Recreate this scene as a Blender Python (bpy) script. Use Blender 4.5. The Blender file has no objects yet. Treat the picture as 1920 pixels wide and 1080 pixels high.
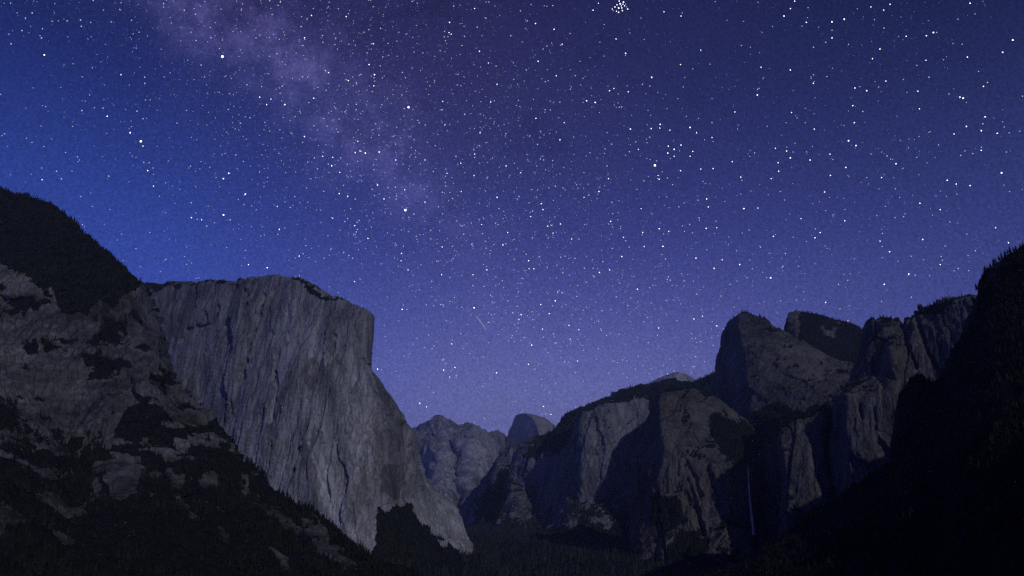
import bpy, math, random
import numpy as np

# ------------------------------------------------------------------ camera, world, moon, exposure
SC = bpy.context.scene
COL = SC.collection
F, CX, CY = 1460.0, 960.0, 540.0            # lens in photograph pixels (1920 wide)
PITCH = math.radians(15.0)
SP, CP = math.sin(PITCH), math.cos(PITCH)
random.seed(7)
RNG = np.random.default_rng(11)

cam = bpy.data.cameras.new("camera")
cam.sensor_width = 36.0
cam.lens = 36.0 * F / 1920.0
cam.clip_start, cam.clip_end = 1.0, 400000.0
camo = bpy.data.objects.new("camera", cam)
COL.objects.link(camo)
camo.location = (0, 0, 0)
camo.rotation_euler = (math.radians(90) + PITCH, 0, 0)
SC.camera = camo

MOON_AZ, MOON_EL = math.radians(30), math.radians(30)     # right of straight behind the camera; height
MOON = np.array([math.sin(MOON_AZ) * math.cos(MOON_EL), -math.cos(MOON_AZ) * math.cos(MOON_EL), math.sin(MOON_EL)])
moon = bpy.data.lights.new("moonlight", 'SUN')
moon.energy = 0.66
moon.angle = math.radians(0.5)
moon.color = (0.92, 0.94, 1.0)
moono = bpy.data.objects.new("moonlight", moon)
COL.objects.link(moono)
import mathutils
moono.rotation_euler = mathutils.Vector(MOON).to_track_quat('Z', 'Y').to_euler()

SC.view_settings.view_transform = 'Standard'
SC.view_settings.look = 'None'
SC.view_settings.exposure = 0.0
SC.view_settings.gamma = 1.0
SC.view_settings.use_curve_mapping = False
SC.cycles.max_bounces = 3
SC.cycles.diffuse_bounces = 2
SC.cycles.volume_bounces = 0
SC.cycles.use_denoising = False


def ray(px, py):
    xv, yv = (np.asarray(px, float) - CX) / F, (CY - np.asarray(py, float)) / F
    return np.stack([xv, CP - yv * SP, SP + yv * CP], -1)


def P(px, py, d):
    """point d metres ahead (ground distance) in the direction seen at photograph pixel px, py"""
    r = ray(px, py)
    return r * (np.asarray(d, float) / r[..., 1])[..., None]


def proj(p):
    x, y, z = p[..., 0], p[..., 1], p[..., 2]
    zc = np.maximum(y * CP + z * SP, 1.0)
    yc = -y * SP + z * CP
    return CX + F * x / zc, CY - F * yc / zc


def unit(v):
    v = np.asarray(v, float)
    return v / np.linalg.norm(v)


class N:
    """small helper for shader node trees"""
    def __init__(s, tree):
        s.t = tree
        tree.nodes.clear()

    def new(s, typ, **kw):
        n = s.t.nodes.new(typ)
        for k, v in kw.items():
            setattr(n, k, v)
        return n

    def link(s, a, b):
        s.t.links.new(a, b)

    def val(s, sock, v):
        if hasattr(v, 'is_output'):
            s.t.links.new(v, sock)
        else:
            sock.default_value = v

    def math(s, op, a, b=0.0, c=None, clamp=False):
        n = s.new('ShaderNodeMath', operation=op, use_clamp=clamp)
        s.val(n.inputs[0], a)
        s.val(n.inputs[1], b)
        if c is not None:
            s.val(n.inputs[2], c)
        return n.outputs[0]

    def dot(s, v, vec):
        n = s.new('ShaderNodeVectorMath', operation='DOT_PRODUCT')
        s.link(v, n.inputs[0])
        n.inputs[1].default_value = tuple(vec)
        return n.outputs['Value']

    def rng(s, v, a, b, c=0.0, d=1.0, smooth=True):
        n = s.new('ShaderNodeMapRange', interpolation_type='SMOOTHSTEP' if smooth else 'LINEAR')
        s.val(n.inputs[0], v)
        for i, x in enumerate((a, b, c, d)):
            s.val(n.inputs[i + 1], x)
        return n.outputs[0]

    def noise(s, vec, scale, detail=4.0, rough=0.55, dist=0.0):
        n = s.new('ShaderNodeTexNoise')
        s.link(vec, n.inputs['Vector'])
        n.inputs['Scale'].default_value = scale
        n.inputs['Detail'].default_value = detail
        n.inputs['Roughness'].default_value = rough
        n.inputs['Distortion'].default_value = dist
        return n.outputs['Fac']

    def mix(s, fac, a, b, mode='MIX'):
        n = s.new('ShaderNodeMix', data_type='RGBA', blend_type=mode)
        s.val(n.inputs[0], fac)
        for sock, v in ((n.inputs[6], a), (n.inputs[7], b)):
            if hasattr(v, 'is_output'):
                s.link(v, sock)
            else:
                sock.default_value = (*v, 1.0)
        return n.outputs[2]

    def scalevec(s, vec, sc):
        n = s.new('ShaderNodeVectorMath', operation='MULTIPLY')
        s.link(vec, n.inputs[0])
        n.inputs[1].default_value = sc
        return n.outputs[0]


def build_world():
    w = bpy.data.worlds.new("World")
    SC.world = w
    w.use_nodes = True
    n = N(w.node_tree)
    tc = n.new('ShaderNodeTexCoord')
    nv = n.new('ShaderNodeVectorMath', operation='NORMALIZE')
    n.link(tc.outputs['Generated'], nv.inputs[0])
    d = nv.outputs[0]
    sep = n.new('ShaderNodeSeparateXYZ')
    n.link(d, sep.inputs[0])
    x, y, z = sep.outputs
    # height gradient of the moonlit night sky: lavender over the valley, deep blue above
    ramp = n.new('ShaderNodeValToRGB')
    n.link(n.rng(z, 0.0, 0.9, smooth=False), ramp.inputs[0])
    cr = ramp.color_ramp
    cr.interpolation = 'B_SPLINE'
    stops = [(0.0, (.205, .212, .52)), (.13, (.154, .168, .470)), (.24, (.079, .090, .348)), (.36, (.033, .042, .212)),
             (.50, (.020, .025, .118)), (.68, (.012, .014, .068)), (1.0, (.007, .009, .042))]
    while len(cr.elements) < len(stops):
        cr.elements.new(0.5)
    for e, (p, c) in zip(cr.elements, stops):
        e.position = p
        e.color = (*c, 1)
    col = ramp.outputs[0]
    # the north (towards the left) is a purer, brighter blue; the south greyer
    lefty = n.rng(x, -0.03, -0.50)
    hi = n.rng(z, 0.10, 0.62)
    blue = n.mix(hi, (.040, .086, .48), (.004, .009, .066))
    col = n.mix(n.math('MULTIPLY', lefty, 0.92), col, blue)
    righty = n.rng(x, 0.12, 0.62)
    blue2 = n.mix(hi, (.044, .061, .26), (.004, .007, .030))
    col = n.mix(n.math('MULTIPLY', righty, 0.75), col, blue2)
    # moonlit scattering of the air itself
    sky = n.new('ShaderNodeTexSky', sky_type='NISHITA')
    sky.sun_disc = False
    sky.sun_elevation = MOON_EL
    sky.sun_rotation = math.pi - MOON_AZ
    sky.altitude = 1400
    sky.air_density = 1.0
    sky.dust_density = 0.3
    tint = n.mix(1.0, sky.outputs[0], (0.0004, 0.0005, 0.0010), 'MULTIPLY')
    col = n.mix(1.0, col, tint, 'ADD')
    # milky way: a lumpy band along a great circle, with a dust lane beside it
    a, b = unit(ray(425, 0)), unit(ray(700, 300))
    pole = unit(np.cross(a, b))
    s = n.dot(d, pole)
    wob = n.math('MULTIPLY', n.math('SUBTRACT', n.noise(d, 6.0, 5, .6), .5), 0.13)
    s = n.math('ADD', s, wob)
    along = n.dot(d, unit(a))
    band = n.math('POWER', 2.718, n.math('MULTIPLY', n.math('POWER', n.math('ABSOLUTE', s), 2.0), -330.0))
    side = float(np.sign(np.dot(unit(ray(900, 100)), pole)))
    sw = n.math('SUBTRACT', s, .09 * side)
    wide = n.math('POWER', 2.718, n.math('MULTIPLY', n.math('POWER', n.math('ABSOLUTE', sw), 2.0), -28.0))
    clump = n.rng(n.noise(d, 17.0, 8, .68), .40, .66)
    glow = n.math('MULTIPLY', band, n.math('ADD', n.math('MULTIPLY', clump, .95), .26))
    fade = n.rng(z, 0.26, 0.50, 0.15, 1.0)
    glow = n.math('MULTIPLY', glow, fade)
    col = n.mix(n.math('MULTIPLY', glow, .80, clamp=True), col, n.mix(1.0, col, (.080, .068, .185), 'ADD'))
    col = n.mix(n.math('MULTIPLY', n.math('MULTIPLY', wide, fade), 1.0, clamp=True), col, n.mix(1.0, col, (.010, .006, .015), 'ADD'))
    lane = n.math('MULTIPLY', n.rng(n.noise(d, 10.0, 8, .66), .50, .66), n.math('MULTIPLY', wide, fade))
    col = n.mix(n.math('MULTIPLY', lane, .45), col, n.mix(1.0, col, (.45, .42, .50), 'MULTIPLY'))
    # unresolved star haze: soft mottling over the whole sky
    mot = n.rng(n.noise(d, 330.0, 2, .7), .3, .7, .82, 1.18)
    hs = n.new('ShaderNodeVectorMath', operation='SCALE')
    n.link(col, hs.inputs[0])
    n.link(mot, hs.inputs['Scale'])
    bg = n.new('ShaderNodeBackground')
    n.link(hs.outputs[0], bg.inputs[0])
    bg.inputs[1].default_value = 1.0
    out = n.new('ShaderNodeOutputWorld')
    n.link(bg.outputs[0], out.inputs[0])


build_world()

# ------------------------------------------------------------------ noise


def _h(ix, iy, iz, seed):
    h = (ix.astype(np.int64) * 374761393 + iy.astype(np.int64) * 668265263 + iz.astype(np.int64) * 2147483647 + seed * 1274126177) & 0xFFFFFFFF
    h = ((h ^ (h >> 13)) * 1274126177) & 0xFFFFFFFF
    h = ((h ^ (h >> 16)) * 2246822519) & 0xFFFFFFFF
    h = h ^ (h >> 15)
    return (h & 0xFFFFFF).astype(np.float64) / 0xFFFFFF * 2 - 1


def vnoise(p, seed=0):
    i = np.floor(p)
    f = p - i
    f = f * f * f * (f * (f * 6 - 15) + 10)
    i = i.astype(np.int64)
    r = 0
    for dx in (0, 1):
        wx = f[..., 0] if dx else 1 - f[..., 0]
        for dy in (0, 1):
            wy = f[..., 1] if dy else 1 - f[..., 1]
            for dz in (0, 1):
                wz = f[..., 2] if dz else 1 - f[..., 2]
                r = r + wx * wy * wz * _h(i[..., 0] + dx, i[..., 1] + dy, i[..., 2] + dz, seed)
    return r


def fbm(p, octs=4, seed=0, gain=.5):
    r, a, t = 0, 1.0, 0
    for k in range(octs):
        r = r + a * vnoise(p * 2.03 ** k + 17.3 * k, seed + k)
        t += a
        a *= gain
    return r / t


def ridged(p, octs=4, seed=0, gain=.5):
    r, a, t = 0, 1.0, 0
    for k in range(octs):
        r = r + a * (1 - 2 * np.abs(vnoise(p * 2.03 ** k + 9.1 * k, seed + k)))
        t += a
        a *= gain
    return r / t


def cells(u, v, seed=0):
    """Worley cells: a random value per cell (stepped slabs) and the distance to the border"""
    iu, iv = np.floor(u), np.floor(v)
    b1 = np.full(u.shape, 9.0)
    b2 = np.full(u.shape, 9.0)
    val = np.zeros(u.shape)
    tilt = np.zeros(u.shape)
    z0 = np.zeros(u.shape, np.int64)
    for du in (-1, 0, 1):
        for dv in (-1, 0, 1):
            cu, cv = (iu + du).astype(np.int64), (iv + dv).astype(np.int64)
            pu = cu + .5 + .45 * _h(cu, cv, z0, seed)
            pv = cv + .5 + .45 * _h(cu, cv, z0 + 1, seed)
            dd = np.hypot(u - pu, v - pv)
            near = dd < b1
            b2 = np.where(near, b1, np.minimum(b2, dd))
            val = np.where(near, _h(cu, cv, z0 + 2, seed), val)
            tilt = np.where(near, (u - pu) * _h(cu, cv, z0 + 3, seed) + (v - pv) * _h(cu, cv, z0 + 4, seed), tilt)
            b1 = np.where(near, dd, b1)
    return val, b2 - b1, tilt


def sstep(a, b, x):
    t = np.clip((x - a) / (b - a), 0, 1)
    return t * t * (3 - 2 * t)


def inpoly(px, py, poly):
    ins = np.zeros(px.shape, bool)
    n = len(poly)
    for i in range(n):
        x1, y1 = poly[i]
        x2, y2 = poly[(i + 1) % n]
        if y1 == y2:
            continue
        c = ((y1 > py) != (y2 > py)) & (px < (x2 - x1) * (py - y1) / (y2 - y1) + x1)
        ins ^= c
    return ins


# ------------------------------------------------------------------ materials


def rock_material(name, light, dark, scrub, streak=1.0, scale=1.0):
    m = bpy.data.materials.new(name)
    m.use_nodes = True
    n = N(m.node_tree)
    geo = n.new('ShaderNodeNewGeometry')
    pos = geo.outputs['Position']
    vs = n.scalevec(pos, (.030 / scale, .030 / scale, .0035 / scale))
    s1 = n.noise(vs, 1.0, 6, .62, .3)
    vs2 = n.scalevec(pos, (.11 / scale, .11 / scale, .010 / scale))
    s2 = n.noise(vs2, 1.0, 5, .6, .2)
    big = n.noise(n.scalevec(pos, (.004 / scale,) * 3), 1.0, 4, .55)
    fine = n.noise(n.scalevec(pos, (.09 / scale,) * 3), 1.0, 6, .7)
    k = n.math('ADD', n.math('MULTIPLY', s1, .45 * streak), n.math('MULTIPLY', s2, .30 * streak))
    k = n.math('ADD', k, n.math('MULTIPLY', big, .45))
    k = n.math('ADD', k, n.math('MULTIPLY', fine, .30))
    mid = .375 * streak + .375
    t = n.rng(k, mid - .13, mid + .12)
    col = n.mix(t, dark, light)
    # dark water streaks that run down from the rim
    st = n.rng(n.noise(n.scalevec(pos, (.055 / scale, .055 / scale, .0016 / scale)), 1.0, 3, .5), .58, .70)
    col = n.mix(n.math('MULTIPLY', st, .45 * streak), col, tuple(c * .45 for c in dark))
    warm = n.noise(n.scalevec(pos, (.007 / scale,) * 3), 1.0, 3, .5)
    col = n.mix(n.rng(warm, .45, .7, 0, .35), col, n.mix(1.0, col, (1.16, .97, .86), 'MULTIPLY'))
    # joints in the granite: long upright cracks, a few cross joints
    wv = n.new('ShaderNodeVectorMath', operation='ADD')
    n.link(pos, wv.inputs[0])
    nz = n.new('ShaderNodeTexNoise')
    n.link(n.scalevec(pos, (.02 / scale,) * 3), nz.inputs['Vector'])
    nz.inputs['Scale'].default_value = 1.0
    n.link(n.scalevec(nz.outputs['Color'], (26.0 * scale,) * 3), wv.inputs[1])
    vo = n.new('ShaderNodeTexVoronoi', feature='DISTANCE_TO_EDGE')
    n.link(n.scalevec(wv.outputs[0], (.046 / scale, .046 / scale, .0034 / scale)), vo.inputs['Vector'])
    vo.inputs['Scale'].default_value = 1.0
    crack = n.rng(vo.outputs['Distance'], .0, .05)
    vo2 = n.new('ShaderNodeTexVoronoi', feature='F1')
    n.link(n.scalevec(wv.outputs[0], (.046 / scale, .046 / scale, .0034 / scale)), vo2.inputs['Vector'])
    vo2.inputs['Scale'].default_value = 1.0
    slabtone = n.rng(vo2.outputs['Color'], 0.0, 1.0, .84, 1.16, smooth=False)
    sv = n.new('ShaderNodeVectorMath', operation='SCALE')
    n.link(col, sv.inputs[0])
    n.link(slabtone, sv.inputs['Scale'])
    col = sv.outputs[0]
    col = n.mix(n.math('MULTIPLY', n.math('SUBTRACT', 1.0, crack), .14), col, tuple(c * .35 for c in dark))
    tn = n.new('ShaderNodeAttribute', attribute_name='tone')      # pale and dark kinds of rock, plus shade painted on the pale cliff
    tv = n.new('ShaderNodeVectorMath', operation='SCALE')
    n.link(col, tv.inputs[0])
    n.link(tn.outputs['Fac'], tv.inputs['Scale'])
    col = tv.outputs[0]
    at = n.new('ShaderNodeAttribute', attribute_name='veg')
    edge = n.math('ADD', at.outputs['Fac'], n.math('MULTIPLY', n.math('SUBTRACT', fine, .5), .9))
    vg = n.rng(edge, .42, .60)
    sc = n.mix(n.rng(fine, .35, .65), tuple(c * .55 for c in scrub), scrub)
    col = n.mix(vg, col, sc)
    bs = n.new('ShaderNodeBsdfPrincipled')
    n.link(col, bs.inputs['Base Color'])
    bs.inputs['Roughness'].default_value = .92
    bs.inputs['Specular IOR Level'].default_value = .15
    bp = n.new('ShaderNodeBump')
    bp.inputs['Strength'].default_value = .9
    bp.inputs['Distance'].default_value = 5.0 * scale
    hh = n.math('ADD', n.math('ADD', n.math('MULTIPLY', s2, .7), fine), n.math('MULTIPLY', crack, .5))
    n.link(hh, bp.inputs['Height'])
    n.link(bp.outputs[0], bs.inputs['Normal'])
    out = n.new('ShaderNodeOutputMaterial')
    n.link(bs.outputs[0], out.inputs[0])
    return m


def plain_material(name, c1, c2, scale, rough=.9):
    m = bpy.data.materials.new(name)
    m.use_nodes = True
    n = N(m.node_tree)
    geo = n.new('ShaderNodeNewGeometry')
    f = n.noise(geo.outputs['Position'], scale, 4, .6)
    col = n.mix(n.rng(f, .3, .7), c1, c2)
    bs = n.new('ShaderNodeBsdfPrincipled')
    n.link(col, bs.inputs['Base Color'])
    bs.inputs['Roughness'].default_value = rough
    bs.inputs['Specular IOR Level'].default_value = .1
    out = n.new('ShaderNodeOutputMaterial')
    n.link(bs.outputs[0], out.inputs[0])
    return m


def star_material(name, c, strength):
    m = bpy.data.materials.new(name)
    m.use_nodes = True
    n = N(m.node_tree)
    em = n.new('ShaderNodeEmission')
    em.inputs[0].default_value = (*c, 1)
    em.inputs[1].default_value = strength
    out = n.new('ShaderNodeOutputMaterial')
    n.link(em.outputs[0], out.inputs[0])
    m.cycles.emission_sampling = 'NONE'
    return m


SCRUB = (.030, .034, .026)
M_ELCAP = rock_material('pale_granite', (.53, .53, .58), (.19, .19, .21), SCRUB)
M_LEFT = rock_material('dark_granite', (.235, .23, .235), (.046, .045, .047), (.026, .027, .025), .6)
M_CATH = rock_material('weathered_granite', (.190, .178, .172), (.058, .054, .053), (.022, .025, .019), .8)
M_FAR = rock_material('haze_tinted_granite', (.50, .50, .54), (.13, .135, .16), (.05, .055, .05), .8, 4.0)  # blue of the haze is tinted into this rock colour
M_DOME = rock_material('dome_granite', (.44, .41, .40), (.30, .285, .28), (.05, .055, .05), .5, 4.0)
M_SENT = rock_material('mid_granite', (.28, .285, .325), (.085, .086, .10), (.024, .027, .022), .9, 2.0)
M_RIGHT = rock_material('shaded_granite', (.055, .050, .046), (.020, .019, .018), (.012, .013, .010), .5)  # granite and scrub darkened: the hillside's shade is put into the colour
M_GROUND = rock_material('valley_soil', (.05, .052, .04), (.025, .027, .022), (.020, .022, .018), .2)
M_NEEDLE = plain_material('conifer_needles', (.014, .016, .013), (.036, .040, .034), .05)
M_NEEDLE_FAR = plain_material('far_conifer_needles', (.022, .027, .024), (.056, .063, .056), .02)  # needle colour lightened to stand for haze over the valley floor
M_BARK = plain_material('conifer_bark', (.035, .026, .020), (.075, .058, .045), .8)
M_WATER = plain_material('falling_water', (.55, .52, .47), (.80, .76, .70), .05, .6)

# ------------------------------------------------------------------ mesh helpers


def mesh_from_arrays(name, verts, quads=None, tris=None, smooth=True):
    me = bpy.data.meshes.new(name)
    verts = np.ascontiguousarray(verts, np.float32).reshape(-1, 3)
    me.vertices.add(len(verts))
    me.vertices.foreach_set('co', verts.ravel())
    q = np.asarray(quads if quads is not None else np.zeros((0, 4)), np.int32).reshape(-1, 4)
    t = np.asarray(tris if tris is not None else np.zeros((0, 3)), np.int32).reshape(-1, 3)
    loops = np.concatenate([q.ravel(), t.ravel()])
    me.loops.add(len(loops))
    me.loops.foreach_set('vertex_index', loops)
    me.polygons.add(len(q) + len(t))
    starts = np.concatenate([np.arange(len(q)) * 4, len(q) * 4 + np.arange(len(t)) * 3]).astype(np.int32)
    me.polygons.foreach_set('loop_start', starts)
    me.polygons.foreach_set('use_smooth', np.full(len(q) + len(t), smooth))
    me.update(calc_edges=True)
    me.validate()
    return me


def tag(o, label, cat=None, group=None, kind=None):
    o['label'] = label
    if cat:
        o['category'] = cat
    if group:
        o['group'] = group
    if kind:
        o['kind'] = kind
    return o


def link(name, me, mat=None, parent=None):
    o = bpy.data.objects.new(name, me)
    if mat and not me.materials:
        me.materials.append(mat)
    COL.objects.link(o)
    o.parent = parent
    return o


def resample(row, nu, u=None):
    """row: (n,3) world control points, evenly indexed -> nu points, Catmull-Rom softened"""
    n = len(row)
    if u is not None:
        t = np.linspace(u[0], u[-1], nu)
        return np.stack([np.interp(t, u, row[:, k]) for k in range(3)], -1)
    t = np.linspace(0, n - 1, nu)
    i = np.clip(t.astype(int), 0, n - 2)
    f = (t - i)[:, None]
    return row[i] * (1 - f) + row[i + 1] * f


def grid_normals(G):
    du = np.gradient(G, axis=1)
    dv = np.gradient(G, axis=0)
    nn = np.cross(du, dv)
    nn /= np.maximum(np.linalg.norm(nn, axis=-1, keepdims=True), 1e-9)
    return nn


GRIDS = {}


def formation(key, name, net, nu, nrows, mat, disp, vegf, label, cat, smooth_it=12, shade_smooth=True, bypx=False, tonef=None):
    """a mountain lofted through rows of surveyed control points (direction seen + distance), then weathered by displacement"""
    rows = []
    for r in net:
        pts = []
        for c in r:
            pts.append(np.array(c[1:], float) if c[0] == 'w' else P(*c))
        rows.append(resample(np.array(pts), nu, [c[0] for c in r] if bypx else None))
    G = [rows[0][None]]
    marks = [0]
    for k, nr in enumerate(nrows):
        f = np.linspace(0, 1, nr + 1)[1:, None, None]
        G.append(rows[k][None] * (1 - f) + rows[k + 1][None] * f)
        marks.append(marks[-1] + nr)
    G = np.concatenate(G, 0)
    for _ in range(smooth_it):
        A = G.copy()
        A[1:-1, 1:-1] = .5 * G[1:-1, 1:-1] + .125 * (G[:-2, 1:-1] + G[2:, 1:-1] + G[1:-1, :-2] + G[1:-1, 2:])
        G = A
    nn = grid_normals(G)
    if np.mean((nn * -G).sum(-1)) < 0:
        nn = -nn
    flip = np.mean((np.cross(np.gradient(G, axis=1), np.gradient(G, axis=0)) * nn).sum(-1)) < 0
    px, py = proj(G)
    G = G + nn * disp(G, nn, px, py)[..., None]
    n2 = grid_normals(G)
    if np.mean((n2 * nn).sum(-1)) < 0:
        n2 = -n2
    wx = fbm(G / 45.0, 4, 91) * 16
    wy = fbm(G / 45.0 + 50, 4, 92) * 16
    px, py = proj(G)
    veg = np.clip(vegf(px + wx, py + wy, n2, G), 0, 1)
    R, U = G.shape[:2]
    idx = np.arange(R * U).reshape(R, U)
    q = np.stack([idx[:-1, :-1], idx[:-1, 1:], idx[1:, 1:], idx[1:, :-1]], -1).reshape(-1, 4)
    if flip:
        q = q[:, ::-1]
    me = mesh_from_arrays(name, G, quads=q, smooth=shade_smooth)
    a = me.attributes.new('veg', 'FLOAT', 'POINT')
    a.data.foreach_set('value', veg.astype(np.float32).ravel())
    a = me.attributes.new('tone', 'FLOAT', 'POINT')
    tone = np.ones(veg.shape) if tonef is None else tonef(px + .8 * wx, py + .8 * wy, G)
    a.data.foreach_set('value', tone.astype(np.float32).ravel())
    o = link(name, me, mat)
    tag(o, label, cat, kind='structure')
    GRIDS[key] = (G, n2, veg, marks, px, py)
    return o


def cliff_disp(big, rib, slab, fine, su=1.0, sv=1.0, seed=0, grooves=()):
    def f(G, nn, px, py):
        x, y, z = G[..., 0], G[..., 1], G[..., 2]
        w = fbm(G / 160.0, 3, seed + 5) * 30
        h = x * .9 - y * .43 + w * .6
        d = big * fbm(np.stack([x / 260, y / 260, z / 520], -1) / su, 3, seed + 1)
        d = d + rib * ridged(np.stack([(x + w) / 85, (y + w) / 85, z / 620], -1) / su, 4, seed + 2)
        v0, e0, t0 = cells((h + w) / (150 * su), (z + w * 3) / (330 * sv), seed + 13)
        v1, e1, t1 = cells(h / (62 * su), (z + w * 2) / (190 * sv), seed + 3)
        v2, e2, t2 = cells((h + w) / (24 * su), (z + w) / (70 * sv), seed + 4)
        d = d + slab * .8 * v1 + slab * .4 * v2 + slab * (7.0 * t0 + 3.2 * t1 + 1.2 * t2)
        d = d - slab * .8 * (1 - sstep(0, .07, e1)) * sstep(.0, .35, vnoise(G / 120.0, seed + 9)) - slab * .2 * (1 - sstep(0, .10, e2))
        d = d + fine * fbm(np.stack([x / 16, y / 16, z / 34], -1), 4, seed + 6, .6)
        for pts, width, depth in grooves:
            best = np.full(px.shape, 1e9)
            for (x1, y1), (x2, y2) in zip(pts[:-1], pts[1:]):
                L = (x2 - x1) ** 2 + (y2 - y1) ** 2
                t = np.clip(((px - x1) * (x2 - x1) + (py - y1) * (y2 - y1)) / L, 0, 1)
                best = np.minimum(best, np.hypot(px - x1 - t * (x2 - x1), py - y1 - t * (y2 - y1)))
            best = best + 3 * vnoise(G / 22.0, seed + 8)
            d = d - depth * (1 - sstep(0, width, best))
        return d
    return f


def slope_disp(big, fine, sc=1.0, seed=0):
    def f(G, nn, px, py):
        d = big * fbm(G / (300 * sc), 4, seed + 1) + big * .5 * ridged(G / (150 * sc), 4, seed + 2)
        return d + fine * fbm(G / (24 * sc), 4, seed + 3, .6)
    return f


def masks(base, polys, slope=None, patch=None):
    def f(px, py, nn, G):
        v = np.full(px.shape, float(base))
        if slope is not None:
            v = np.maximum(v, sstep(slope[0], slope[1], nn[..., 2] + .25 * fbm(G / 60.0, 3, 77)))
        for poly, val in polys:
            v = np.where(inpoly(px, py, poly), val, v)
        if patch is not None:
            q = fbm(np.stack([G[..., 0] / 60, G[..., 1] / 60, G[..., 2] / 38], -1), 4, 78, .6)
            v = np.where(v < .5, np.maximum(v, sstep(patch[0], patch[1], q)), v)
            v = np.where((v > .5) & (q < -patch[0] - .08) & (py > 590) & (py < 900), .2, v)
            v = np.where((v > .5) & (fbm(np.stack([(G[..., 0] + G[..., 2]) / 40, (G[..., 1]) / 130, (G[..., 2] - G[..., 0]) / 150], -1), 4, 79, .6) > .30) & (py > 880), .3, v)
        return v
    return f


# ------------------------------------------------------------------ the valley floor


def build_ground():
    xs = np.linspace(-9000, 9000, 181)
    ys = np.linspace(-4000, 18000, 221)
    X, Y = np.meshgrid(xs, ys)
    r = np.hypot(X, Y)
    Z = np.full(X.shape, -215.0)
    Z = np.maximum(Z, -6 - .24 * r)
    Z = np.where(Y < 0, Z + .12 * -Y, Z)
    Z = Z + .12 * np.maximum(np.abs(X) - 3200, 0)
    Z = Z + np.minimum(1.0 * np.maximum(X * .8 - Y * .55 - 120, 0), 1000)      # unseen mountainside above the viewpoint, raised to shade the right hillside
    G = np.stack([X, Y, Z], -1)
    G[..., 2] += 7 * fbm(G / 420.0, 4, 3) * sstep(60, 500, r)
    R, U = X.shape
    idx = np.arange(R * U).reshape(R, U)
    q = np.stack([idx[:-1, :-1], idx[:-1, 1:], idx[1:, 1:], idx[1:, :-1]], -1).reshape(-1, 4)
    me = mesh_from_arrays('ground', G, quads=q)
    a = me.attributes.new('veg', 'FLOAT', 'POINT')
    a.data.foreach_set('value', np.ones(R * U, np.float32))
    a = me.attributes.new('tone', 'FLOAT', 'POINT')
    a.data.foreach_set('value', np.ones(R * U, np.float32))
    tag(link('ground', me, M_GROUND), 'dark valley floor between the granite walls', 'ground', kind='structure')


build_ground()

# ------------------------------------------------------------------ far mountains
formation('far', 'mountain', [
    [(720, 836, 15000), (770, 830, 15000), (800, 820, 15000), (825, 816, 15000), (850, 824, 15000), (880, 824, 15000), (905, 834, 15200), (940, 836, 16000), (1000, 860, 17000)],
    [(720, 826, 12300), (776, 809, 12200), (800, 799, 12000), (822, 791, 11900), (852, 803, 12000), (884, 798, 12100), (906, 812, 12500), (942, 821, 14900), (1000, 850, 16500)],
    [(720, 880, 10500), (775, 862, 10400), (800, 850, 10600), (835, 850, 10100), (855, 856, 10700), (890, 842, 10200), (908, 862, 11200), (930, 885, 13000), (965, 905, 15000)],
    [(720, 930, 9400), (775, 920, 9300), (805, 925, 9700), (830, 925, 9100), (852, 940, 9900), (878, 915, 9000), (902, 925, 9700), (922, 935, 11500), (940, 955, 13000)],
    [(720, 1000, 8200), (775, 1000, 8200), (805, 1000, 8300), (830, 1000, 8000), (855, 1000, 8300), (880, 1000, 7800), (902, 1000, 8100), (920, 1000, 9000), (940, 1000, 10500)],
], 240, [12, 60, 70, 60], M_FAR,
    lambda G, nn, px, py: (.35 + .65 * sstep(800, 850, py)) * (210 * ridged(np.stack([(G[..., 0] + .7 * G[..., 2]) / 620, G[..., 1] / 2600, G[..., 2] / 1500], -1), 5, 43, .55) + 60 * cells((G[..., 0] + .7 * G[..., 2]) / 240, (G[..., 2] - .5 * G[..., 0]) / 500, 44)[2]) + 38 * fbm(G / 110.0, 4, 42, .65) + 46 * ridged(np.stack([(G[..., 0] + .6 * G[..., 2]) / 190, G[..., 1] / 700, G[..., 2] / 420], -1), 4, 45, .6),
    masks(0, []), 'distant pale granite slopes tinted haze-blue at the far end of the valley', 'mountain', 3)

formation('halfdome', 'dome_mountain', [
    [(925, 880, 15500), (955, 840, 15400), (978, 805, 15200), (992, 800, 14900), (1012, 803, 14800), (1030, 812, 14800), (1050, 826, 14900), (1075, 850, 15000)],
    [(938, 850, 14500), (957, 806, 14200), (968, 777, 13950), (984, 775, 13550), (1005, 778, 13500), (1022, 783, 13550), (1040, 796, 13700), (1060, 818, 14000)],
    [(938, 850, 14450), (956, 806, 14150), (971, 785, 13900), (999, 784, 13250), (1010, 786, 13200), (1024, 791, 13250), (1041, 803, 13450), (1060, 824, 13800)],
    [(938, 855, 14350), (953, 815, 14100), (968, 806, 13800), (1009, 803, 12950), (1018, 806, 12950), (1028, 810, 13000), (1043, 818, 13200), (1060, 832, 13600)],
    [(936, 870, 14200), (950, 836, 14000), (966, 830, 13700), (1014, 828, 12750), (1022, 830, 12750), (1032, 834, 12800), (1046, 838, 13000), (1062, 845, 13300)],
    [(930, 940, 13800), (950, 930, 13600), (966, 930, 13300), (1014, 930, 12500), (1022, 930, 12500), (1032, 930, 12500), (1046, 930, 12700), (1065, 930, 13000)],
], 160, [10, 14, 26, 34, 30], M_DOME,
    lambda G, nn, px, py: 22 * fbm(G / 300.0, 4, 51) + 9 * ridged(np.stack([G[..., 0] / 120, G[..., 1] / 120, G[..., 2] / 500], -1), 3, 52),
    masks(0, []), 'sheared granite dome peak with a dark cut face behind the tree-lined ridge', 'mountain', 2)

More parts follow.
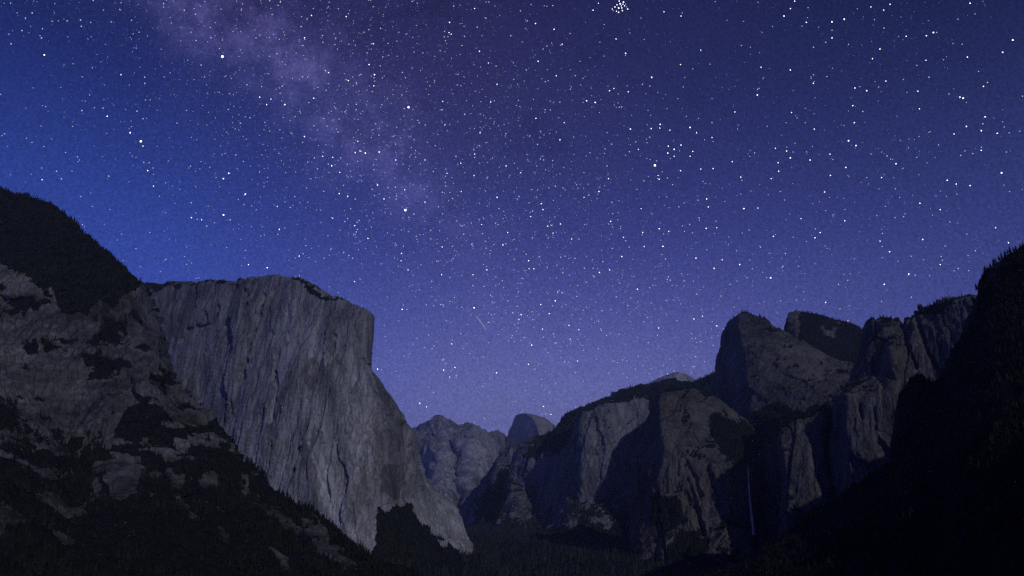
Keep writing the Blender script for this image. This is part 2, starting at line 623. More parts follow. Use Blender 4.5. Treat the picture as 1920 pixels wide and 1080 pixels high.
formation('sentineldome', 'dome_hill', [
    [(1190, 740, 9200), (1225, 730, 9200), (1250, 722, 9100), (1270, 716, 9100), (1290, 720, 9100), (1320, 730, 9200), (1350, 740, 9200)],
    [(1190, 728, 8500), (1225, 714, 8400), (1247, 702, 8300), (1268, 695, 8250), (1286, 699, 8300), (1304, 711, 8400), (1350, 725, 8500)],
    [(1190, 760, 7900), (1225, 760, 7800), (1247, 760, 7700), (1268, 760, 7650), (1286, 760, 7700), (1304, 760, 7800), (1350, 760, 7900)],
], 90, [8, 50], M_FAR, slope_disp(16, 6, 1.0, 61), masks(0, [([(1180, 706), (1242, 709), (1300, 716), (1360, 710), (1360, 780), (1180, 780)], 0)]),
    'low rounded granite dome peeking over the forested ridge', 'hill', 5)

# ------------------------------------------------------------------ the ridge with lit cliffs across the valley
SENT = [
    # skyline, from the valley mouth up to the right
    [(835, 1010, 8600), (862, 985, 8500), (890, 940, 8300), (918, 902, 8000), (942, 868, 7700), (970, 858, 7300), (1030, 820, 7000), (1062, 796, 6800), (1100, 768, 6700), (1150, 748, 6600), (1200, 734, 6500), (1245, 722, 6450), (1300, 724, 6400), (1350, 706, 6300), (1430, 700, 6200)],
    [(835, 1002, 7600), (860, 975, 7500), (886, 925, 7300), (914, 890, 7000), (938, 856, 6700), (966, 846, 6450), (1028, 810, 6200), (1060, 785, 6000), (1098, 761, 5900), (1150, 741, 5800), (1200, 727, 5700), (1245, 717, 5650), (1300, 719, 5600), (1350, 705, 5500), (1430, 690, 5400)],
    [(832, 1010, 7300), (856, 985, 7250), (880, 950, 7000), (908, 918, 6700), (936, 882, 6350), (975, 872, 6100), (1030, 842, 5900), (1076, 800, 5600), (1094, 774, 5330), (1150, 760, 5300), (1195, 750, 5350), (1235, 745, 5330), (1290, 745, 5200), (1350, 745, 5100), (1430, 745, 5000)],
    [(830, 1020, 7000), (860, 998, 6900), (890, 975, 6700), (920, 950, 6400), (960, 912, 5950), (1005, 925, 5900), (1035, 890, 5830), (1080, 850, 5450), (1092, 845, 5200), (1140, 845, 5150), (1190, 845, 5250), (1235, 845, 5200), (1290, 845, 5100), (1350, 845, 5000), (1430, 845, 4900)],
    [(830, 1035, 6500), (860, 1015, 6400), (890, 1000, 6200), (920, 985, 6000), (965, 975, 5600), (1015, 975, 5650), (1040, 960, 5600), (1070, 930, 5250), (1092, 940, 5050), (1140, 945, 5000), (1190, 945, 5000), (1235, 945, 4950), (1290, 945, 4900), (1350, 945, 4800), (1430, 945, 4700)],
    [(830, 1062, 4600), (860, 1060, 4600), (890, 1058, 4500), (920, 1056, 4400), (965, 1054, 4300), (1015, 1050, 4300), (1040, 1050, 4200), (1070, 1050, 4200), (1092, 1050, 4150), (1140, 1048, 4100), (1190, 1046, 4100), (1235, 1045, 4000), (1290, 1045, 4000), (1350, 1045, 4000), (1430, 1045, 4000)],
]
formation('sentinel', 'mountain_ridge', SENT, 520, [14, 40, 110, 100, 60], M_SENT,
          cliff_disp(40, 26, 6.5, 5, 1.7, 2.2, 70),
          masks(0, [([(980, 880), (1000, 820), (1060, 760), (1240, 690), (1440, 680), (1440, 760), (1245, 738), (1215, 742), (1160, 748), (1098, 762), (1075, 800), (1050, 850), (990, 862)], 1.0),
                    ([(1200, 700), (1440, 690), (1440, 900), (1250, 860), (1225, 780)], 1.0),
                    ([(820, 1080), (850, 1000), (1000, 985), (1090, 990), (1440, 960), (1440, 1080)], 1.0),
                    ([(900, 930), (945, 880), (960, 890), (930, 990), (880, 1000)], .8)], (.72, .9)),
          'forested ridge with pale cliff bands stepping down to the middle of the valley', 'mountain', 10)

# ------------------------------------------------------------------ the great cliff on the left of the valley
ELCAP = [
    # plateau behind the rim, the rim, then down the face; last columns turn round the far side
    [(190, 560, 4500), (250, 556, 4500), (300, 555, 4450), (380, 548, 4300), (450, 540, 4200), (520, 536, 4100), (560, 542, 4000), (620, 570, 3900), (680, 600, 3900), (696, 604, 3900), (699, 606, 3950)],
    [(190, 540, 3800), (250, 530, 3700), (300, 532, 3620), (380, 526, 3470), (450, 522, 3330), (520, 517, 3220), (560, 528, 3130), (620, 557, 3040), (680, 586, 3000), (694, 593, 3080), (695, 600, 3700)],
    [(190, 600, 3720), (250, 590, 3620), (300, 590, 3540), (380, 585, 3390), (450, 580, 3240), (520, 580, 3130), (565, 585, 3060), (625, 600, 2990), (678, 612, 2965), (694, 614, 3050), (694, 625, 3700)],
    [(190, 690, 3680), (250, 690, 3580), (305, 690, 3490), (380, 690, 3330), (450, 690, 3150), (520, 690, 3030), (565, 690, 2960), (625, 690, 2920), (677, 690, 2930), (693, 692, 3010), (694, 695, 3700)],
    [(190, 755, 3650), (250, 755, 3540), (305, 755, 3450), (380, 755, 3290), (455, 755, 3100), (522, 755, 2970), (572, 755, 2910), (635, 755, 2880), (700, 755, 2920), (741, 757, 3060), (744, 762, 3700)],
    [(190, 820, 3600), (250, 820, 3500), (305, 820, 3400), (380, 820, 3240), (455, 820, 3050), (525, 820, 2930), (580, 820, 2870), (645, 820, 2850), (712, 820, 2890), (772, 815, 3080), (775, 822, 3700)],
    [(190, 880, 3550), (250, 880, 3460), (305, 880, 3350), (385, 880, 3190), (460, 880, 3010), (530, 880, 2890), (588, 880, 2830), (655, 880, 2810), (710, 885, 2850), (778, 880, 3040), (782, 885, 3700)],
    [(190, 945, 3500), (250, 945, 3420), (305, 945, 3300), (390, 945, 3140), (465, 945, 2970), (535, 945, 2850), (595, 945, 2790), (660, 945, 2770), (706, 948, 2800), (760, 935, 3010), (845, 950, 3400)],
    [(190, 1000, 3450), (250, 1000, 3380), (310, 1000, 3260), (395, 1000, 3090), (470, 1000, 2930), (540, 1000, 2810), (600, 1000, 2750), (662, 1000, 2730), (710, 1000, 2760), (790, 990, 2960), (880, 1005, 3300)],
    [(190, 1060, 3400), (250, 1060, 3300), (310, 1060, 3200), (395, 1060, 3030), (470, 1060, 2880), (545, 1060, 2760), (605, 1060, 2700), (665, 1060, 2680), (716, 1060, 2700), (830, 1060, 2850), (905, 1056, 3100)],
]


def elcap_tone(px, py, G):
    """lichen-dark rock along the rim, weaker moonlight painted on the west shoulder, fresh pale rock where slabs have fallen away"""
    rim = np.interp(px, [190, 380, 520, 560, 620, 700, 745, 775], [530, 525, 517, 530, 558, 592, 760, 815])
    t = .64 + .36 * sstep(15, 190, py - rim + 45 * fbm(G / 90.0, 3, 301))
    t = t * (.70 + .30 * sstep(300, 520, px + .25 * (py - 700)))  # west shoulder's weaker moonlight, painted as a darker tone
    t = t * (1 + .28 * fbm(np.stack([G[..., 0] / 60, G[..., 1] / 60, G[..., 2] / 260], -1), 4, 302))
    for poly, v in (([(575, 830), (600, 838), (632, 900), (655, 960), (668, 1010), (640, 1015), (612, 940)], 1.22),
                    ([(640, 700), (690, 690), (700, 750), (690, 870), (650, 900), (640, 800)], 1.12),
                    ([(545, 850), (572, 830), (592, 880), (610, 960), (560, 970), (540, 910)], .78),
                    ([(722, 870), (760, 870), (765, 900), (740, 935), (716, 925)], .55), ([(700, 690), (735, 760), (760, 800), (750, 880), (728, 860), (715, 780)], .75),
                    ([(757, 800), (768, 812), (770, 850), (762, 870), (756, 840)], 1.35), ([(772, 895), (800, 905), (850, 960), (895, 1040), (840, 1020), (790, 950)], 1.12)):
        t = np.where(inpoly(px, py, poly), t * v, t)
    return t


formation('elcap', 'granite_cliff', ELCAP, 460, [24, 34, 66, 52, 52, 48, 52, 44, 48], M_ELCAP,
          cliff_disp(30, 6, 3.4, 2.4, 1.0, 2.2, 100, grooves=[
              ([(495, 556), (488, 590), (470, 640), (458, 690), (452, 720)], 6, 15),
              ([(405, 572), (390, 605), (350, 618), (338, 640)], 6, 14),
              ([(463, 545), (460, 580)], 5, 16), ([(575, 545), (568, 565)], 5, 10),
              ([(520, 700), (516, 745), (510, 790)], 6, 14), ([(628, 630), (622, 690)], 5, 12),
              ([(583, 830), (605, 900), (628, 950), (650, 1010)], 6, 5), ([(660, 950), (668, 1030)], 5, 14),
              ([(756, 800), (764, 850), (762, 880)], 6, 22), ([(565, 840), (545, 900), (535, 950)], 6, 10)]),
          masks(0, [([(700, 955), (760, 955), (790, 985), (830, 1025), (870, 1050), (870, 1080), (640, 1080), (700, 1060)], 1.0),
                    ([(742, 945), (770, 945), (778, 968), (755, 975)], 1.0),
                    ([(540, 516), (570, 526), (600, 545), (640, 563), (640, 568), (590, 549), (565, 536), (545, 524)], .8),
                    ([(240, 524), (300, 528), (380, 522), (450, 518), (450, 524), (380, 530), (300, 540), (240, 545)], .9)], (1.05, 1.25)),
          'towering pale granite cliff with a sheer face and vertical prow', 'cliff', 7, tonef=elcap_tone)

# ------------------------------------------------------------------ the cliffs on the right of the valley
formation('spires', 'rock_ridge', [
    [(1455, 650, 5000), (1480, 610, 4900), (1500, 605, 4900), (1540, 610, 4900), (1590, 620, 4900), (1640, 640, 4900), (1700, 660, 4900)],
    [(1468, 640, 4480), (1478, 583, 4400), (1492, 580, 4380), (1535, 590, 4350), (1585, 604, 4300), (1628, 618, 4280), (1700, 640, 4250)],
    [(1462, 690, 4350), (1474, 640, 4300), (1492, 630, 4250), (1530, 630, 4200), (1580, 645, 4150), (1630, 660, 4100), (1700, 680, 4050)],
    [(1450, 780, 4100), (1470, 760, 4050), (1490, 740, 4000), (1530, 740, 3950), (1580, 740, 3900), (1630, 740, 3850), (1700, 740, 3800)],
], 200, [12, 50, 70], M_CATH, slope_disp(18, 7, 1.0, 130), masks(1, [([(1474, 575), (1500, 578), (1498, 625), (1474, 640)], .2), ([(1540, 612), (1570, 610), (1566, 630), (1545, 628)], .3)]),
    'dark wooded ridge with a blunt rock tip behind the domed rock', 'ridge', 8)

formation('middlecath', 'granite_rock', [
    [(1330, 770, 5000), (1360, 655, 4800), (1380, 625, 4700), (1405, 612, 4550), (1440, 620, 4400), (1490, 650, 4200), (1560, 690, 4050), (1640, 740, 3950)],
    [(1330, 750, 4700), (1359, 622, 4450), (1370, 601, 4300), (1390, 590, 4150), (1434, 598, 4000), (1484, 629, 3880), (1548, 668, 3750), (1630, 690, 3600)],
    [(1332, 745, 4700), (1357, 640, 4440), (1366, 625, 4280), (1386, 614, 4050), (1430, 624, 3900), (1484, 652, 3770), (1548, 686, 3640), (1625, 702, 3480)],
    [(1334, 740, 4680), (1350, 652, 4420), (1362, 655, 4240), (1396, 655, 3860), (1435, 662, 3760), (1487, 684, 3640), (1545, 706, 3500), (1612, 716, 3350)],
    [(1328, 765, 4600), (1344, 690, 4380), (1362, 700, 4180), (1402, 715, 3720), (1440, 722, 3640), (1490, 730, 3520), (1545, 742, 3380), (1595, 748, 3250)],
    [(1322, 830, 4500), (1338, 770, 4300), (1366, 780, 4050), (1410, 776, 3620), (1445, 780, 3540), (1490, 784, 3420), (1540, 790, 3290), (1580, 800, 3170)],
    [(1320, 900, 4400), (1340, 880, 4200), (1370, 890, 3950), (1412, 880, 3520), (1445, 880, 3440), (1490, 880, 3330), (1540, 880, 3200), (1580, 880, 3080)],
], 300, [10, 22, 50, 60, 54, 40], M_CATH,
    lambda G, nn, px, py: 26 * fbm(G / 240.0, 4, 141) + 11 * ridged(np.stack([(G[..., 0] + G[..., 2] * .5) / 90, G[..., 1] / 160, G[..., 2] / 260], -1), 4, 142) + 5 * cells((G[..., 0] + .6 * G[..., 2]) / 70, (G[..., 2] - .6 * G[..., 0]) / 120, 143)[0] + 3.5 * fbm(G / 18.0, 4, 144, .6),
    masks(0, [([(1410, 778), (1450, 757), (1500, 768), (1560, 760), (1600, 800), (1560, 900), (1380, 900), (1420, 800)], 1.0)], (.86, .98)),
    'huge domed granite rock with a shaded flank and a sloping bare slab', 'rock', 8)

formation('lowercath', 'granite_buttress', [
    [(1190, 830, 3900), (1215, 780, 3800), (1240, 750, 3700), (1290, 735, 3680), (1345, 752, 3650), (1400, 790, 3600), (1436, 835, 3550), (1450, 880, 3600)],
    [(1200, 820, 3700), (1226, 752, 3480), (1236, 736, 3390), (1288, 727, 3430), (1342, 746, 3420), (1398, 785, 3400), (1432, 830, 3380), (1444, 875, 3500)],
    [(1200, 840, 3650), (1224, 795, 3420), (1238, 790, 3270), (1290, 785, 3260), (1345, 800, 3240), (1395, 825, 3230), (1425, 855, 3250), (1440, 890, 3420)],
    [(1196, 880, 3600), (1208, 862, 3360), (1248, 840, 3120), (1290, 862, 3060), (1345, 878, 3020), (1385, 880, 3030), (1412, 888, 3060), (1432, 905, 3350)],
    [(1192, 930, 3500), (1204, 915, 3280), (1240, 905, 3060), (1290, 930, 2990), (1345, 935, 2960), (1380, 935, 2980), (1404, 935, 3020), (1430, 940, 3300)],
    [(1188, 990, 3380), (1200, 985, 3150), (1240, 985, 2960), (1290, 990, 2900), (1345, 990, 2870), (1380, 992, 2890), (1404, 992, 2940), (1428, 995, 3200)],
    [(1180, 1075, 3100), (1200, 1075, 2900), (1240, 1078, 2700), (1290, 1080, 2620), (1345, 1085, 2580), (1380, 1085, 2600), (1404, 1085, 2650), (1428, 1080, 2900)],
], 340, [12, 40, 66, 50, 60, 66], M_CATH,
    lambda G, nn, px, py: (.30 + .70 * sstep(835, 905, py)) * cliff_disp(28, 18, 4.5, 3.2, 1.0, 2.4, 160, grooves=[([(1262, 835), (1290, 870), (1306, 905), (1316, 935)], 6, 26), ([(1327, 880), (1345, 930), (1356, 985)], 6, 28), ([(1376, 885), (1382, 940)], 6, 24), ([(1290, 900), (1310, 960), (1318, 1000)], 5, 20), ([(1238, 985), (1246, 1060)], 6, 24)])(G, nn, px, py),
    masks(0, [([(1322, 795), (1345, 778), (1405, 790), (1432, 840), (1425, 878), (1395, 878), (1370, 868), (1345, 840), (1330, 820)], 1.0),
              ([(1225, 930), (1275, 925), (1285, 975), (1240, 1000), (1215, 985)], .9),
              ([(1265, 1000), (1320, 985), (1330, 1040), (1380, 1080), (1250, 1080)], .8)], (.80, .95)),
    'fluted granite buttress with a tilted slab top beside the waterfall', 'buttress', 6)

formation('fallcliff', 'waterfall_cliff', [
    [(1385, 800, 3600), (1410, 785, 3600), (1440, 780, 3500), (1475, 785, 3350), (1510, 775, 3250), (1538, 770, 3200), (1560, 770, 3200)],
    [(1390, 868, 3420), (1408, 876, 3400), (1436, 846, 3150), (1462, 794, 2690), (1512, 780, 2640), (1540, 772, 2630), (1552, 776, 2900)],
    [(1390, 900, 3400), (1408, 905, 3370), (1446, 880, 3100), (1468, 850, 2620), (1515, 850, 2570), (1541, 850, 2580), (1553, 850, 2880)],
    [(1390, 960, 3360), (1412, 960, 3320), (1452, 930, 3050), (1474, 920, 2570), (1520, 920, 2520), (1545, 920, 2540), (1556, 920, 2850)],
    [(1390, 1060, 3200), (1412, 1060, 3150), (1452, 1050, 2900), (1478, 1040, 2430), (1522, 1040, 2380), (1550, 1040, 2400), (1562, 1040, 2700)],
], 220, [10, 60, 60, 60], M_CATH, cliff_disp(20, 10, 3.6, 3.2, .9, 2.4, 180),
    masks(0, [([(1380, 760), (1480, 755), (1478, 790), (1455, 815), (1440, 830), (1400, 880), (1380, 880)], 1.0)], (.78, .92)),
    'recessed dark cliff with pale ribs behind the thin waterfall', 'cliff', 7)

formation('tower', 'granite_tower', [
    [(1585, 790, 3100), (1614, 680, 3000), (1640, 630, 2950), (1670, 615, 2900), (1700, 610, 2880), (1735, 595, 2850), (1775, 585, 2800), (1830, 570, 2700), (1900, 560, 2600)],
    [(1598, 745, 2900), (1614, 662, 2800), (1624, 608, 2720), (1652, 600, 2640), (1695, 598, 2590), (1735, 580, 2540), (1770, 567, 2480), (1815, 560, 2400), (1900, 545, 2300)],
    [(1588, 750, 2860), (1606, 690, 2740), (1626, 652, 2640), (1668, 648, 2490), (1705, 650, 2480), (1740, 640, 2440), (1780, 630, 2380), (1830, 620, 2320), (1900, 610, 2250)],
    [(1570, 760, 2820), (1592, 722, 2680), (1630, 714, 2560), (1688, 714, 2420), (1720, 715, 2420), (1750, 710, 2390), (1790, 700, 2330), (1840, 690, 2270), (1900, 680, 2200)],
    [(1548, 772, 2800), (1562, 744, 2620), (1588, 744, 2480), (1650, 748, 2420), (1690, 752, 2390), (1740, 750, 2350), (1790, 750, 2290), (1840, 750, 2230), (1900, 750, 2150)],
    [(1550, 830, 2780), (1564, 830, 2560), (1584, 830, 2420), (1650, 830, 2380), (1690, 830, 2360), (1740, 830, 2320), (1790, 830, 2260), (1840, 830, 2200), (1900, 830, 2120)],
    [(1552, 910, 2740), (1568, 910, 2520), (1586, 910, 2380), (1650, 900, 2330), (1690, 900, 2310), (1740, 900, 2270), (1790, 900, 2210), (1840, 900, 2150), (1900, 900, 2060)],
    [(1552, 1000, 2650), (1572, 1000, 2440), (1588, 1000, 2300), (1650, 1000, 2250), (1690, 1000, 2220), (1740, 1000, 2180), (1790, 1000, 2120), (1840, 1000, 2050), (1900, 1000, 1960)],
], 320, [10, 40, 46, 24, 54, 54, 40], M_CATH,
    cliff_disp(20, 12, 3.4, 3.0, .9, 2.4, 200, grooves=[([(1690, 600), (1700, 640), (1720, 690)], 7, 26), ([(1720, 600), (1735, 650), (1760, 700)], 7, 26), ([(1640, 770), (1645, 830)], 5, 10), ([(1612, 760), (1618, 790)], 5, 14)]),
    masks(0, [([(1655, 590), (1745, 560), (1800, 560), (1790, 575), (1740, 592), (1690, 606), (1650, 606)], .8)], (.82, .95)),
    'leaning granite tower with pale ribs above a broad square cliff', 'cliff', 6)

# ------------------------------------------------------------------ the wooded hillside on the left
LEFT = [
    [(-300, 300, 3000), (0, 390, 2700), (60, 410, 2700), (130, 440, 2650), (180, 500, 2600), (250, 560, 2550), (285, 640, 2500), (312, 720, 2450), (345, 770, 2350), (405, 815, 2250), (450, 880, 2150), (478, 915, 2100), (540, 970, 2000), (620, 1020, 1900), (705, 1070, 1800), (790, 1110, 1700)],
    [(-300, 240, 2300), (-20, 338, 2110), (8, 352, 2095), (22, 364, 2090), (45, 367, 2080), (75, 371, 2065), (100, 380, 2050), (122, 394, 2035), (130, 408, 2030), (143, 412, 2025), (147, 434, 2022), (165, 446, 2010), (182, 464, 2000), (205, 488, 1990), (228, 506, 1975), (250, 530, 1960), (283, 618, 1920), (310, 690, 1880), (345, 737, 1840), (405, 787, 1770), (450, 850, 1700), (476, 892, 1650), (540, 946, 1550), (620, 1001, 1450), (705, 1050, 1380), (790, 1095, 1300)],
    [(-300, 480, 1980), (0, 498, 1900), (70, 545, 1860), (130, 580, 1850), (190, 560, 1860), (245, 560, 1880), (278, 640, 1860), (305, 710, 1830), (340, 752, 1800), (400, 802, 1730), (445, 868, 1660), (470, 910, 1610), (535, 965, 1510), (612, 1020, 1420), (700, 1065, 1350), (790, 1105, 1280)],
    [(-300, 650, 1800), (0, 640, 1800), (70, 660, 1760), (130, 680, 1750), (190, 680, 1750), (245, 690, 1760), (275, 710, 1740), (302, 750, 1720), (335, 785, 1700), (395, 830, 1660), (440, 890, 1590), (465, 930, 1540), (530, 985, 1440), (607, 1035, 1360), (695, 1075, 1300), (790, 1110, 1250)],
    [(-300, 760, 1500), (0, 760, 1560), (70, 800, 1600), (130, 850, 1620), (190, 830, 1620), (245, 820, 1640), (275, 820, 1640), (300, 830, 1620), (332, 845, 1600), (390, 870, 1560), (435, 920, 1500), (460, 950, 1450), (525, 1005, 1370), (602, 1048, 1290), (690, 1085, 1250), (790, 1115, 1220)],
    [(-300, 1200, 640), (0, 1190, 700), (70, 1185, 730), (130, 1180, 760), (190, 1178, 790), (245, 1175, 820), (275, 1172, 850), (300, 1170, 880), (332, 1168, 900), (390, 1165, 930), (435, 1160, 960), (460, 1158, 980), (525, 1155, 1010), (602, 1150, 1050), (690, 1145, 1090), (790, 1140, 1120)],
]
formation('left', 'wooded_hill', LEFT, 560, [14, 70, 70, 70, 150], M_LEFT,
          lambda G, nn, px, py: (cliff_disp(28, 12, 4.6, 5.5, 1.0, .7, 220)(G, nn, px, py)) * (1 - .55 * sstep(820, 980, py)) * (.35 + .65 * sstep(480, 560, py)),
          masks(1, [([(-320, 500), (0, 492), (40, 508), (70, 540), (100, 535), (110, 585), (150, 600), (190, 560), (215, 575), (240, 545), (268, 535), (315, 600), (345, 690), (375, 735), (420, 775), (385, 795), (330, 785), (290, 760), (262, 765), (232, 760), (215, 800), (212, 840), (196, 842), (190, 815), (140, 850), (118, 858), (85, 820), (60, 800), (30, 765), (0, 742), (-320, 740)], 0),
                    ([(45, 640), (75, 640), (78, 655), (45, 655)], 1), ([(88, 645), (115, 645), (118, 660), (92, 662)], 1), ([(55, 675), (72, 672), (70, 690), (55, 690)], 1),
                    ([(150, 660), (240, 675), (250, 690), (200, 690), (190, 710), (165, 712), (160, 690)], 1), ([(190, 590), (240, 610), (235, 650), (190, 640)], .75), ([(282, 700), (312, 692), (335, 715), (322, 722), (312, 740), (300, 725)], 1), ([(245, 720), (285, 745), (275, 765), (255, 745)], 1),
                    ([(178, 860), (215, 845), (260, 850), (270, 880), (255, 925), (205, 935), (190, 890), (182, 935), (165, 935)], .25), ([(322, 820), (358, 828), (355, 855), (335, 850)], .2),
                    ([(448, 885), (470, 890), (468, 925), (455, 928)], .2), ([(480, 925), (500, 935), (610, 1010), (690, 1060), (660, 1065), (590, 1025), (510, 965), (480, 945)], .3),
                    ([(325, 920), (340, 925), (368, 975), (355, 978)], .2), ([(465, 985), (472, 980), (480, 992), (468, 995)], .0), ([(0, 940), (12, 950), (28, 975), (10, 990), (-20, 980)], .3),
                    ([(500, 1020), (530, 1035), (560, 1070), (530, 1065)], .3), ([(400, 995), (420, 1000), (430, 1020), (410, 1015)], .35), ([(280, 925), (292, 925), (292, 935), (280, 935)], .1)], None, (.12, .42)),
          'wooded hillside with grey rock outcrops descending beneath the sheer cliff', 'hill', 5, bypx=True,
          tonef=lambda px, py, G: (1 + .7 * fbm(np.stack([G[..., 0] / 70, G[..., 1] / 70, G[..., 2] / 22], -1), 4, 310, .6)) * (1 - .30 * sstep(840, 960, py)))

# ------------------------------------------------------------------ the black hillside on the right
RIGHT = [  # off-frame columns at the right end are raised to shade the cliffs
    [(1290, 1120, 2000), (1420, 1060, 1980), (1520, 1000, 1950), (1600, 960, 1900), (1680, 910, 1850), (1700, 800, 1830), (1728, 770, 1820), (1752, 770, 1800), (1775, 720, 1780), (1800, 660, 1760), (1820, 610, 1740), (1850, 560, 1720), (1880, 540, 1700), (1930, 510, 1680), (2100, 480, 1650), (2400, 330, 1600), (2750, 230, 1550), (3115, 200, 1500), (3600, 200, 1450), (4600, 200, 1400)],
    [(1290, 1105, 1500), (1420, 1035, 1450), (1520, 968, 1420), (1600, 928, 1400), (1680, 872, 1350), (1690, 752, 1330), (1720, 708, 1320), (1752, 716, 1300), (1780, 690, 1280), (1790, 648, 1270), (1814, 618, 1260), (1826, 570, 1240), (1850, 512, 1220), (1880, 490, 1200), (1925, 458, 1180), (2100, 310, 1150), (2400, 80, 1100), (2750, -120, 1050), (3115, -225, 1000), (3600, -310, 960), (4600, -340, 900)],
    [(1290, 1130, 1250), (1420, 1090, 1200), (1520, 1040, 1180), (1600, 1000, 1160), (1670, 960, 1130), (1688, 880, 1120), (1712, 850, 1110), (1745, 840, 1090), (1770, 810, 1070), (1797, 780, 1050), (1818, 750, 1040), (1850, 720, 1020), (1885, 700, 1000), (1935, 680, 980), (2120, 600, 940), (2430, 450, 880), (2750, 330, 840), (3115, 250, 800), (3600, 240, 740), (4600, 240, 680)],
    [(1290, 1170, 950), (1420, 1170, 900), (1520, 1170, 860), (1600, 1170, 830), (1670, 1170, 800), (1690, 1170, 780), (1712, 1170, 770), (1745, 1170, 750), (1770, 1170, 740), (1797, 1170, 720), (1818, 1170, 710), (1850, 1170, 690), (1885, 1170, 670), (1935, 1170, 650), (2120, 1170, 600), (2430, 1170, 550), (2750, 1170, 520), (3115, 1170, 480), (3600, 1170, 420), (4600, 1170, 360)],
]
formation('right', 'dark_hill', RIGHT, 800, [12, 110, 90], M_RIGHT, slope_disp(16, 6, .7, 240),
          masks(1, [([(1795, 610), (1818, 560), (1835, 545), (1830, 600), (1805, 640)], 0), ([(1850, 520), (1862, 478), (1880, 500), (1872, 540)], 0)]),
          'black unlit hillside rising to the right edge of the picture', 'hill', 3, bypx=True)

# ------------------------------------------------------------------ waterfall


def build_waterfall():
    pts = [(1402.5, 876, 3010), (1403.5, 895, 2985), (1405, 920, 2960), (1407.5, 950, 2930), (1410.5, 975, 2900), (1413.5, 1003, 2870)]
    wid = [1.8, 2.5, 3.1, 3.7, 4.4, 5.2]
    n = 40
    t = np.linspace(0, len(pts) - 1, n)
    i = np.clip(t.astype(int), 0, len(pts) - 2)
    f = (t - i)[:, None]
    a = np.array([P(*p) for p in pts])
    c = a[i] * (1 - f) + a[i + 1] * f
    w = np.interp(t, range(len(wid)), wid)
    V, Q = [], []
    for k in range(n):
        for j in range(12):
            an = j / 12 * 2 * math.pi
            r = w[k] * (1 + .35 * math.sin(j * 2.7 + k * .35) + .15 * random.uniform(-1, 1))
            V.append(c[k] + np.array([math.cos(an) * r, math.sin(an) * r * .6, 0]))
    for k in range(n - 1):
        for j in range(12):
            b = (j + 1) % 12
            Q.append((k * 12 + j, k * 12 + b, k * 12 + 12 + b, k * 12 + 12 + j))
    me = mesh_from_arrays('waterfall', np.array(V), quads=Q)
    tag(link('waterfall', me, M_WATER), 'thin white waterfall dropping down the dark recessed cliff', 'waterfall', kind='structure')


build_waterfall()

# ------------------------------------------------------------------ trees


def conifer_arrays(rnd, tiers=7, sides=7, rad=.19):
    """unit-height conifer crown: ragged tiers of drooping branch fans round a tapering top"""
    V, T = [], []
    for k in range(tiers):
        f = k / (tiers - 1)
        zt = .16 + .84 * ((k + 1.25) / (tiers + .25)) ** .95
        zb = .13 + .80 * (k / tiers) ** .95
        r = rad * (1 - f) ** .8 + .022
        base = len(V)
        V.append((rnd.uniform(-.012, .012), rnd.uniform(-.012, .012), min(zt + .04, 1.0)))
        off = rnd.uniform(0, 6.28)
        for j in range(sides * 2):
            a = off + j / (sides * 2) * 2 * math.pi
            rr = r * (rnd.uniform(.75, 1.25) if j % 2 == 0 else rnd.uniform(.35, .6))
            V.append((math.cos(a) * rr, math.sin(a) * rr, zb + (0 if j % 2 == 0 else .035) + rnd.uniform(-.02, .02)))
        m = sides * 2
        for j in range(m):
            T.append((base, base + 1 + j, base + 1 + (j + 1) % m))
    return np.array(V), np.array(T)


def trunk_arrays():
    V, Q = [], []
    for z, r in ((-.12, .020), (.3, .014), (.9, .004)):
        for j in range(6):
            a = j / 6 * 2 * math.pi
            V.append((math.cos(a) * r, math.sin(a) * r, z))
    for k in range(2):
        for j in range(6):
            b = (j + 1) % 6
            Q.append((k * 6 + j, k * 6 + b, k * 6 + 6 + b, k * 6 + 6 + j))
    return np.array(V), Q


CROWNS = []
for s in range(5):
    rnd = random.Random(s)
    v, t = conifer_arrays(rnd, rnd.choice((6, 7, 8)), 6, rnd.uniform(.15, .21))
    CROWNS.append(mesh_from_arrays('crown', v, tris=t, smooth=False))
    CROWNS[-1].materials.append(M_NEEDLE)
TV, TQ = trunk_arrays()
TRUNK = mesh_from_arrays('trunk', TV, quads=TQ)
TRUNK.materials.append(M_BARK)


def tree(p, h, label, group, lean=0.05):
    o = bpy.data.objects.new('conifer_tree', None)
    COL.objects.link(o)
    o.location = p
    o.scale = (h * random.uniform(.85, 1.2),) * 2 + (h,)
    o.rotation_euler = (random.gauss(0, lean), random.gauss(0, lean), random.uniform(0, 6.28))
    tag(o, label, 'tree', group)
    link('trunk', TRUNK, None, o)
    link('crown', random.choice(CROWNS), None, o)
    return o


def rim_trees(key, row, x0, x1, n, hmin, hmax, label, group, sink=.06, lean=.05, jit=3):
    G, n2, veg, marks, px, py = GRIDS[key]
    r0 = marks[row]
    cols = np.where((px[r0] > x0) & (px[r0] < x1))[0]
    # the silhouette crest near the control row
    for c in sorted(random.sample(list(cols), min(n, len(cols)))):
        rr = range(max(r0 - 6, 0), r0 + 7)
        r = min(rr, key=lambda k: py[k, c]) + random.randint(-1, jit)
        p = G[min(max(r, 0), G.shape[0] - 1), c]
        h = random.uniform(hmin, hmax) * random.choice((.7, .85, 1, 1, 1.15))
        tree(tuple(p - np.array([0, 0, h * sink])), h, label, group, lean)


